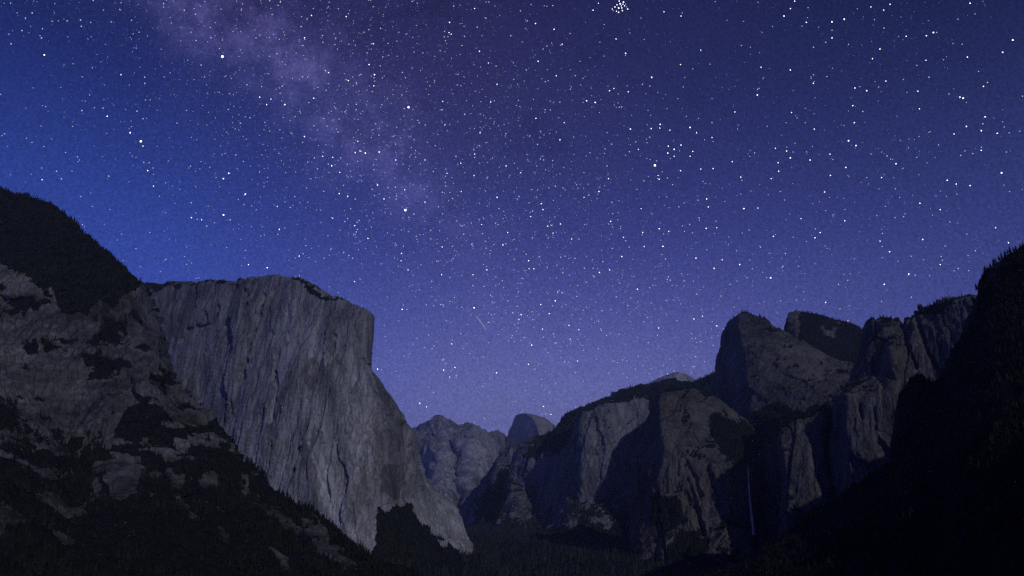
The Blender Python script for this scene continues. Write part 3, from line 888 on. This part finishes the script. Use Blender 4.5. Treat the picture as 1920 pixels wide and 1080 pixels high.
rim_trees('left', 1, 0, 250, 78, 9, 18, 'small dark conifer on the skyline of the hillside, upper-left', 'conifers along the left hill skyline')
rim_trees('left', 1, 392, 700, 44, 6, 12, 'small dark conifer on the sloping edge below the sheer cliff', 'conifers along the lower left slope edge')
rim_trees('right', 1, 1690, 1825, 26, 6, 11, 'small black conifer on the stepped shoulder of the unlit hill', 'conifers on the black hill shoulder')
rim_trees('right', 1, 1826, 1922, 24, 9, 19, 'black conifer on the steep skyline of the unlit hill', 'conifers along the right skyline', lean=.10)
rim_trees('elcap', 1, 255, 690, 60, 5, 11, 'tiny dark pine on the flat rim of the pale cliff', 'pines along the cliff rim')
rim_trees('spires', 1, 1490, 1625, 24, 9, 17, 'tiny dark conifer on the ridge behind the domed rock', 'conifers on the blunt ridge')
rim_trees('tower', 1, 1640, 1800, 22, 8, 14, 'tiny dark conifer topping the granite tower', 'conifers on the tower top')


def forest(name, specs, label, group=None, mat=M_NEEDLE):
    """an uncountable mass of conifers: one mesh"""
    VV, TT, off = [], [], 0
    tv = []
    for s in range(4):
        rnd = random.Random(100 + s)
        V, T = [], []
        for k, (zb, zt, r) in enumerate(((0.02, .62, .22), (.34, .86, .155), (.62, 1.0, .085))):
            b = len(V)
            V.append((rnd.uniform(-.02, .02), rnd.uniform(-.02, .02), zt))
            o0 = rnd.uniform(0, 6)
            for j in range(5):
                a = o0 + j / 5 * 2 * math.pi
                rr = r * rnd.uniform(.6, 1.2)
                V.append((math.cos(a) * rr, math.sin(a) * rr, zb + rnd.uniform(-.04, .06)))
            for j in range(5):
                T.append((b, b + 1 + j, b + 1 + (j + 1) % 5))
        tv.append((np.array(V), np.array(T)))
    for key, n, hmin, hmax, test in specs:
        G, n2, veg, marks, px, py = GRIDS[key]
        area = np.linalg.norm(np.cross(G[:-1, 1:] - G[:-1, :-1], G[1:, :-1] - G[:-1, :-1]), axis=-1)
        w = area * (veg[:-1, :-1] > .55) * np.maximum(n2[:-1, :-1, 2] + .25, .05)
        a, b = px[:-1, :-1], py[:-1, :-1]
        w = w * ((a > -80) & (a < 2000) & (b < 1130))
        w[:marks[1]] = 0
        if test is not None:
            w = w * test(a, b)
        # clearings
        w = w * (.06 + sstep(-.12, .22, fbm(G[:-1, :-1] / 90.0, 4, 321)))
        w = w.ravel() / w.sum()
        pick = RNG.choice(len(w), n, p=w)
        r, c = pick // (G.shape[1] - 1), pick % (G.shape[1] - 1)
        fu, fv = RNG.random((n, 1)), RNG.random((n, 1))
        pos = G[r, c] + (G[r, c + 1] - G[r, c]) * fu + (G[r + 1, c] - G[r, c]) * fv
        h = RNG.uniform(hmin, hmax, n) * RNG.choice([.6, .8, 1, 1, 1.2], n)
        ang = RNG.uniform(0, 6.28, n)
        for s in range(4):
            sel = np.where(np.arange(n) % 4 == s)[0]
            V, T = tv[s]
            ca, sa = np.cos(ang[sel])[:, None], np.sin(ang[sel])[:, None]
            wv = h[sel][:, None] * RNG.uniform(.85, 1.3, (len(sel), 1))
            X = (V[None, :, 0] * ca - V[None, :, 1] * sa) * wv + pos[sel, 0:1]
            Y = (V[None, :, 0] * sa + V[None, :, 1] * ca) * wv + pos[sel, 1:2]
            Z = V[None, :, 2] * h[sel][:, None] + pos[sel, 2:3] - .04 * h[sel][:, None]
            VV.append(np.stack([X, Y, Z], -1).reshape(-1, 3))
            TT.append((T[None] + (np.arange(len(sel)) * len(V))[:, None, None] + off).reshape(-1, 3))
            off += len(sel) * len(V)
    me = mesh_from_arrays(name, np.concatenate(VV), tris=np.concatenate(TT), smooth=False)
    tag(link(name, me, mat), label, 'forest', kind='stuff')


forest('forest', [('left', 3500, 10, 18, lambda a, b: b < 620), ('left', 7500, 6, 14, lambda a, b: b >= 560)], 'dark conifer forest and scrub covering the wooded hillside')
forest('forest', [('right', 7000, 5, 9, None)], 'black conifer forest covering the unlit hillside')
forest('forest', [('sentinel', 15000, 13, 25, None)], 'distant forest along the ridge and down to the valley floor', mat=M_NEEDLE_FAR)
forest('forest', [('elcap', 3200, 9, 18, lambda a, b: b > 930), ('elcap', 260, 6, 11, lambda a, b: b < 575)], 'trees on the ledges and talus at the foot of the pale cliff')
forest('forest', [('spires', 2600, 10, 18, None), ('middlecath', 1500, 12, 20, None), ('lowercath', 2600, 10, 18, None), ('fallcliff', 1500, 10, 18, None), ('tower', 700, 8, 15, None)],
       'scrubby woods on the ledges of the rocks around the waterfall')


def floor_forest():
    n = 9000
    y = 1500 + RNG.random(n * 3) ** .8 * 4200
    x = RNG.uniform(-1, 1, n * 3) * y * .5
    G = np.stack([x, y, np.full(n * 3, -218.0)], -1)
    keep = (fbm(G / 260.0, 3, 9) > -.25)
    G = G[keep][:n]
    nn = len(G)
    h = RNG.uniform(16, 34, nn)
    V, T = [], []
    for zb, zt, r in ((0.0, .62, .2), (.4, 1.0, .13)):
        b = len(V)
        V.append((0, 0, zt))
        for j in range(5):
            a = j / 5 * 6.2832 + zb
            V.append((math.cos(a) * r * (1 + .3 * (j % 2)), math.sin(a) * r, zb))
        for j in range(5):
            T.append((b, b + 1 + j, b + 1 + (j + 1) % 5))
    V, T = np.array(V), np.array(T)
    W = V[None] * h[:, None, None] + G[:, None]
    TT = (T[None] + (np.arange(nn) * len(V))[:, None, None]).reshape(-1, 3)
    me = mesh_from_arrays('forest', W.reshape(-1, 3), tris=TT, smooth=False)
    tag(link('forest', me, M_NEEDLE_FAR), 'dark forest on the flat valley floor between the walls', 'forest', kind='stuff')


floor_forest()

# ------------------------------------------------------------------ stars
STARS = """417,106,5 264,265,4 244,249,3 83,103,3 20,6,2 98,40,2 75,67,2 60,267,2 136,237,2 201,218,2.5 177,202,2 154,189,1.5 168,178,2 227,140,2.3 173,127,2 189,116,1.5 182,102,1.5 171,69,1.5 170,42,2 127,69,1.5 102,24,1.5 17,64,2 80,198,1.5 114,164,1.5 62,165,1.5 1,177,2 227,5,2 195,187,1.5 308,144,2 263,126,1.5 437,59,2 417,75,2 377,41,1.5 470,15,1.5 465,69,1.5 439,139,1.5 460,219,2 450,201,1.5 436,219,1.5 420,242,1.5 428,251,1.5 369,262,1.7 403,261,1.7 462,261,2 280,198,1.3
649,31,2.5 584,29,2.3 499,30,1.5 571,71,2.3 532,60,2 637,62,2 640,77,2 700,82,2.2 692,92,1.5 692,121,2.5 702,140,3.2 696,143,2 701,161,2.3 653,151,2.7 668,155,2 610,133,2 616,136,2.3 588,184,2.3 534,196,2.7 528,189,2 508,186,2.3 500,196,2.3 487,182,2.3 627,200,2 616,212,2 571,256,2.7 495,243,2 631,242,2 671,265,2.2 717,229,2 680,209,2 766,201,4 780,200,1.6 804,177,2 830,190,2.2 827,206,2 815,151,2 744,77,2 763,63,2 781,48,2 843,42,2.5 842,61,2.3 846,64,2.3 890,16,2.2 899,96,2.5 863,102,2 904,67,2 932,158,2.2 891,171,2 920,191,2.3 872,213,1.7 883,213,1.7 902,228,1.7 900,249,2.3 829,229,1.8 916,118,2.2 855,139,1.7 758,244,1.8 801,267,1.8 617,4,2 928,11,1.7 909,33,1.7 937,29,1.6
1004,44,2.5 1039,55,2.5 1054,83,2.2 1009,115,2.7 1043,142,2.5 963,149,2 983,152,1.8 1125,79,2 1133,46,2 1155,73,2.2 1173,100,3 1173,104,2 1181,62,2 1160,15,3.4 1163,7,3.7 1169,4,3 1177,17,2.8 1156,21,2.4 1167,20,2.5 1160,23,2.4 1153,13,2.4 1166,15,2.5 1148,17,2.2 1150,20,2.1 1165,11,2.2 1171,11,2.4 1157,9,2.3 1175,13,2 1161,2,2.4 1168,8,2.2 1173,8,2 1112,19,2.3 1122,6,2.2 1202,34,2 1208,74,2 1245,22,2.3 1279,24,2 1277,30,2.2 1341,3,2 1363,38,2 1394,40,2 1429,61,1.8 1421,4,2 1424,99,1.8 1427,126,2.2 1314,94,2.2 1276,121,2.2 1299,129,2 1222,145,2.8 1284,145,2 1178,172,2.5 1143,170,2.3 1151,166,2.3 1100,189,2.7 1093,192,2 1116,192,3 1159,176,2 1152,197,2 1159,193,2 1124,211,2 1215,207,2 1220,216,2 1182,242,3 1221,241,2.5 1238,233,2.8 1237,240,2.2 1256,244,2.3 1294,239,3 1306,249,2.3 1335,258,2.2 1321,262,2 1337,265,2 1420,178,3 1378,210,2.2 1335,185,2 1310,222,2 1271,185,2 1281,163,2.1 1287,218,2 1383,242,2 1050,262,2.8 1005,222,2.2 1058,230,2.2 1020,253,2 968,198,2 1071,163,2 1212,261,2
1470,30,2.7 1490,2,2.3 1482,16,2.2 1512,42,2.4 1504,49,2 1514,33,2 1560,41,3 1583,36,3.2 1560,71,2.5 1535,51,1.8 1633,13,2.2 1669,8,2.3 1657,19,2.2 1650,92,2.5 1636,110,2.2 1737,67,2.3 1750,61,3 1699,68,2.2 1736,113,2.2 1819,6,2.5 1828,26,2 1796,36,2 1899,75,3 1880,98,2.7 1814,107,2.4 1804,83,2 1806,184,3.2 1800,182,2.3 1812,192,1.8 1844,162,2.3 1835,134,2 1769,112,2 1694,149,2 1661,152,2.2 1625,170,2.7 1603,165,2.4 1599,198,2.5 1602,230,2.4 1591,264,3.2 1482,131,2.6 1525,156,2.3 1521,147,2 1484,211,2.4 1527,242,2.3 1474,230,2 1510,230,2 1561,128,1.8 1721,171,2.5 1724,204,2.2 1847,219,2.4 1840,245,2.7 1812,237,2.6 1870,250,2.4 1883,238,2 1789,251,2.4 1744,247,2 1723,256,2 1688,263,1.8 1912,246,2
419,403,3.8 429,325,3 419,335,2.8 460,364,3 447,374,2 405,333,2 416,290,2 268,274,2.2 277,320,2.4 287,315,2 280,305,2 288,349,2.2 299,368,2 359,408,2.4 378,412,2.2 367,399,2 79,337,2.2 78,315,2 123,286,2 149,300,2 146,303,1.6 255,295,2 242,341,1.6 281,436,2 228,439,2 206,393,2 173,387,2 173,448,2 425,464,2 466,496,2.2 359,493,2 368,522,2 350,463,1.8 263,500,1.8 354,315,1.8 170,362,1.5
760,394,4.2 708,347,2.8 666,286,2.6 675,283,2.3 685,287,3 711,285,2.6 622,311,2.6 628,309,2 637,323,2.4 636,363,2.5 652,368,2.4 653,332,2 720,373,2.4 742,300,2.2 797,300,2.2 771,290,2 768,294,2 788,307,2 766,317,2 759,356,2.2 797,379,2.2 789,347,1.8 836,317,2 838,325,2.2 847,333,2 889,329,2.4 890,289,2.2 864,306,2.2 899,306,2 949,311,2.3 865,359,2.2 932,370,2.4 903,421,2.2 952,436,2.3 943,459,2.5 829,463,2.4 913,506,2.6 828,515,2.4 887,515,2.2 765,506,2.5 752,489,2.2 753,475,2.2 741,456,2 675,453,2 690,447,2.2 672,468,2 665,423,2.4 624,409,2.3 615,442,2 620,468,2 524,430,2.4 520,387,2.2 561,480,2.2 501,502,2.5 665,528,2.3 601,394,2 577,379,2 592,333,2 733,401,2 722,398,1.8 605,293,2.2 624,295,2.2 597,273,2
1228,310,4.5 1264,280,3.2 1253,274,2.6 1277,272,2.5 1252,287,2.6 1264,293,2.4 1257,297,2 1299,284,2.4 1294,293,2.2 1276,320,2.4 1236,336,2.3 1234,329,2.2 1233,335,2 1213,297,2 1219,299,2 1242,322,2 1197,280,2.2 1173,291,2.1 1314,317,2.3 1337,316,2.6 1325,373,2.8 1328,388,2.4 1373,303,2.2 1395,391,2.8 1389,332,2.3 1421,390,2.2 1408,358,2 1389,364,2 1359,378,2 1318,340,2.1 1250,369,2.1 1202,391,2.2 1236,429,2.6 1254,434,2.2 1205,436,2.3 1169,445,2.2 1145,415,2.4 1159,399,2 1166,481,2.6 1208,462,2.2 1243,462,2.8 1143,506,2.6 1124,511,2.6 1072,448,2.7 1051,420,2.4 1027,424,2.6 1037,437,2.3 1018,393,2.3 1015,382,2.6 995,406,2.5 976,324,2.4 1006,311,2 970,374,2 991,489,2.6 992,504,2.2 1001,504,2.2 1123,359,2.7 1095,370,2.2 1141,335,2.2 1134,348,2 1305,484,2.6 1339,503,2.7 1354,487,2.3 1387,496,3 1324,428,2.4 1344,427,2.3 1325,468,2 1366,458,2 1300,527,2 1283,526,2 1392,437,2
1878,324,3.4 1776,338,2.8 1793,345,2.3 1819,348,2.7 1794,364,2.1 1725,381,2.4 1763,393,2.3 1781,416,2.2 1730,449,2.7 1668,472,2.9 1654,462,2.2 1650,452,2.4 1704,514,2.8 1763,496,2.4 1658,533,2.8 1445,521,3.4 1528,446,2.5 1538,436,2.4 1529,429,2.2 1502,410,2.3 1450,443,2.6 1584,414,2.3 1546,360,2.3 1557,329,2.5 1586,314,2.6 1519,300,2.6 1482,296,2.9 1475,283,2.6 1487,285,2.2 1605,273,2.6 1556,289,2.3 1680,307,2.7 1653,333,2.4 1679,354,2.2 1653,285,2 1670,298,2 1674,299,2 1446,335,2.5 1459,305,2.3 1460,321,2.3 1454,278,2.3 1463,359,2.2 1471,375,2.2 1840,276,2.2 1840,282,2.3 1824,288,2.2 1809,283,2 1887,285,2.1 1719,295,2.1 1893,359,2 1891,455,2.3 1867,427,2.3 1815,479,2 1772,461,2.2 1732,487,2 1789,508,2 1548,395,2 1562,403,2.2 1678,408,2.2 1660,387,2.1 1687,370,2.1
889,577,3.4 754,580,2.6 756,572,2 817,563,2 813,573,2 832,575,2 866,576,2.2 923,566,2.2 977,590,2.7 973,599,2.3 989,592,2 1014,571,2.4 1041,564,2.8 1030,588,2.4 1017,617,2.6 1061,571,2 1067,610,2.3 1069,636,2.4 997,647,2.6 991,683,2.7 931,699,2.6 832,694,2.7 853,689,2.4 843,707,2.3 847,645,2.3 722,631,2.2 708,692,2.8 742,696,2.2 787,756,2.8 800,763,2.5 1019,762,2.5 1033,777,2.4 985,732,2.2 986,715,2 944,539,2
1235,615,2.6 1301,598,2.7 1317,593,2.4 1344,611,2.6 1346,630,2 1195,542,2.4 1083,677,2.3 1122,654,2.2 1152,677,2 1197,668,2 1085,618,2.3 1276,570,2 1249,563,2 1382,527,2.2 1557,603,2 1575,618,2 1548,567,2.4 1575,579,2.2 1653,565,2.2"""
SKY_R = 120000.0


def ico_arrays():
    g = (1 + 5 ** .5) / 2
    V = np.array([(-1, g, 0), (1, g, 0), (-1, -g, 0), (1, -g, 0), (0, -1, g), (0, 1, g), (0, -1, -g), (0, 1, -g), (g, 0, -1), (g, 0, 1), (-g, 0, -1), (-g, 0, 1)], float)
    V /= np.linalg.norm(V[0])
    T = np.array([(0, 11, 5), (0, 5, 1), (0, 1, 7), (0, 7, 10), (0, 10, 11), (1, 5, 9), (5, 11, 4), (11, 10, 2), (10, 7, 6), (7, 1, 8), (3, 9, 4), (3, 4, 2), (3, 2, 6), (3, 6, 8), (3, 8, 9), (4, 9, 5), (2, 4, 11), (6, 2, 10), (8, 6, 7), (9, 8, 1)])
    return V, T


def build_stars():
    V, T = ico_arrays()
    cat = [tuple(float(q) for q in s.split(',')) for s in STARS.split()]
    cat.sort(key=lambda s: -s[2])
    mats = [star_material('white_starlight', (.95, .96, 1.0), 4.2), star_material('warm_starlight', (1.0, .80, .62), 4.2), star_material('blue_starlight', (.66, .76, 1.0), 4.2)]
    meshes = []
    for m in mats:
        me = mesh_from_arrays('star', V, tris=T)
        me.materials.append(m)
        meshes.append(me)
    warm = {(1228, 310), (889, 577), (427, 325)}
    names = {(417, 106): 'brightest white star, high on the left beside the milky way',
             (1228, 310): 'brightest orange star, beside a small cluster right of the middle',
             (760, 394): 'bright white star, lowest of the bright ones above the sheer cliff',
             (766, 201): 'bright star directly above the star over the sheer cliff, in the upper middle',
             (264, 265): 'bright star left of the milky way, above the wooded hillside',
             (419, 403): 'bright star low on the left, between hillside skyline and sheer cliff rim',
             (889, 577): 'bright orange star just above the meteor streak',
             (1878, 324): 'bright star above the steep skyline at the right edge',
             (1445, 521): 'bright star above the domed granite rock'}
    for k, (x, y, mg) in enumerate(cat[:290]):
        o = link('star', meshes[1] if (x, y) in warm else meshes[k % 7 == 3 and 1 or (k % 3 == 0 and 2 or 0)])
        o.location = unit(ray(x, y)) * SKY_R
        dia = .70 * mg - .20
        if mg >= 4:
            dia *= 1.3
        r = dia / 2 / F * SKY_R
        o.scale = (r, r, r)
        lb = names.get((x, y))
        if lb:
            tag(o, lb, 'star')
        elif y < 60 and 1145 < x < 1182:
            tag(o, 'white star in the tight cluster at the top edge', 'star', 'stars of the top cluster')
        elif mg >= 2.8:
            tag(o, 'clear medium bright star standing out among the fainter ones', 'star', 'medium bright stars')
        else:
            if math.hypot(x - 1262, y - 285) < 75:
                w = 'in the loose cluster around the brightest orange star'
            elif y > 540 and x < 1100:
                w = 'low over the gap beside the sheer cliff'
            elif y > 470 and x >= 1100:
                w = 'low above the domed rock and its ridge'
            elif x < 380:
                w = 'above the wooded hillside, far left'
            elif x < 800:
                w = 'along the milky way above the sheer cliff' if y < 300 else 'just above the sheer cliff, below the milky way'
            elif x < 1100:
                w = 'in the upper middle of the sky' if y < 270 else 'in the middle of the sky'
            elif x < 1480:
                w = 'high above the domed rock, near the top cluster' if y < 220 else 'midway up the sky above the domed rock'
            else:
                w = 'high in the right corner of the sky' if y < 220 else 'above the black hillside on the right'
            tag(o, 'small bright star ' + w, 'star', 'small stars ' + w.replace(',', ''))
    # the countless faint ones, denser towards the milky way
    a, b = unit(ray(425, 0)), unit(ray(700, 300))
    pole = unit(np.cross(a, b))
    W = [unit(ray(x, y)) for x, y, m in cat[290:]]
    S = [(.75 * m - .1) for x, y, m in cat[290:]]
    n = 520000
    d = RNG.normal(size=(n, 3))
    d /= np.linalg.norm(d, axis=1)[:, None]
    d = d[(d[:, 2] > .02) & (d[:, 1] > .3)]
    pr = (.45 + .55 * sstep(.05, .30, d[:, 2])) * (.17 + .95 * np.exp(-((d @ pole - .05 * np.sign(unit(ray(900, 100)) @ pole)) / .18) ** 2) + .35 * fbm(d * 11, 4, 5))
    d = d[RNG.random(len(d)) < pr]
    size = .40 + RNG.random(len(d)) ** 6 * 1.5
    D = np.concatenate([np.array(W), d])
    S = np.concatenate([np.array(S), size])
    OV = np.array([(1, 0, 0), (-1, 0, 0), (0, 1, 0), (0, -1, 0), (0, 0, 1), (0, 0, -1)], float)
    OT = np.array([(0, 2, 4), (2, 1, 4), (1, 3, 4), (3, 0, 4), (2, 0, 5), (1, 2, 5), (3, 1, 5), (0, 3, 5)])
    R = S / 2 / F * SKY_R * 1.1
    VV = OV[None] * R[:, None, None] + (D * SKY_R)[:, None]
    TT = (OT[None] + (np.arange(len(D)) * 6)[:, None, None]).reshape(-1, 3)
    me = mesh_from_arrays('starfield', VV.reshape(-1, 3), tris=TT, smooth=False)
    tag(link('starfield', me, star_material('faint_starlight', (.74, .78, 1.0), 1.25)), 'countless faint stars filling the night sky', 'stars', kind='stuff')
    # meteor
    A, B = unit(ray(891.5, 590)) * SKY_R, unit(ray(912, 619)) * SKY_R
    ax = unit(B - A)
    s1 = unit(np.cross(ax, A))
    s2 = unit(np.cross(ax, s1))
    V, Q = [], []
    for t, r in ((0, 4), (.15, 32), (.45, 46), (.8, 38), (1, 5)):
        for j in range(6):
            an = j / 6 * 6.2832
            V.append(A + (B - A) * t + (s1 * math.cos(an) + s2 * math.sin(an)) * r)
    for k in range(4):
        for j in range(6):
            c = (j + 1) % 6
            Q.append((k * 6 + j, k * 6 + c, k * 6 + 6 + c, k * 6 + 6 + j))
    me = mesh_from_arrays('meteor', np.array(V), quads=Q)
    tag(link('meteor', me, star_material('meteor_glow', (.78, .60, .80), .62)), 'faint thin meteor streak low in the middle of the sky', 'meteor')


build_stars()

# ------------------------------------------------------------------ haze


def build_haze():
    x0, x1, y0, y1, z0, z1 = -9500, 9500, -4500, 18500, -260, 1750
    V = np.array([(x, y, z) for z in (z0, z1) for y in (y0, y1) for x in (x0, x1)], float)
    Q = [(0, 2, 3, 1), (4, 5, 7, 6), (0, 1, 5, 4), (2, 6, 7, 3), (0, 4, 6, 2), (1, 3, 7, 5)]
    me = mesh_from_arrays('haze', V, quads=Q, smooth=False)
    m = bpy.data.materials.new('valley_haze')
    m.use_nodes = True
    n = N(m.node_tree)
    pv = n.new('ShaderNodeVolumePrincipled')
    pv.inputs['Color'].default_value = (.52, .63, 1.0, 1)
    pv.inputs['Density'].default_value = 2.9e-5
    pv.inputs['Anisotropy'].default_value = .0
    out = n.new('ShaderNodeOutputMaterial')
    n.link(pv.outputs[0], out.inputs['Volume'])
    tag(link('haze', me, m), 'thin bluish night haze filling the valley', 'haze', kind='stuff')


build_haze()
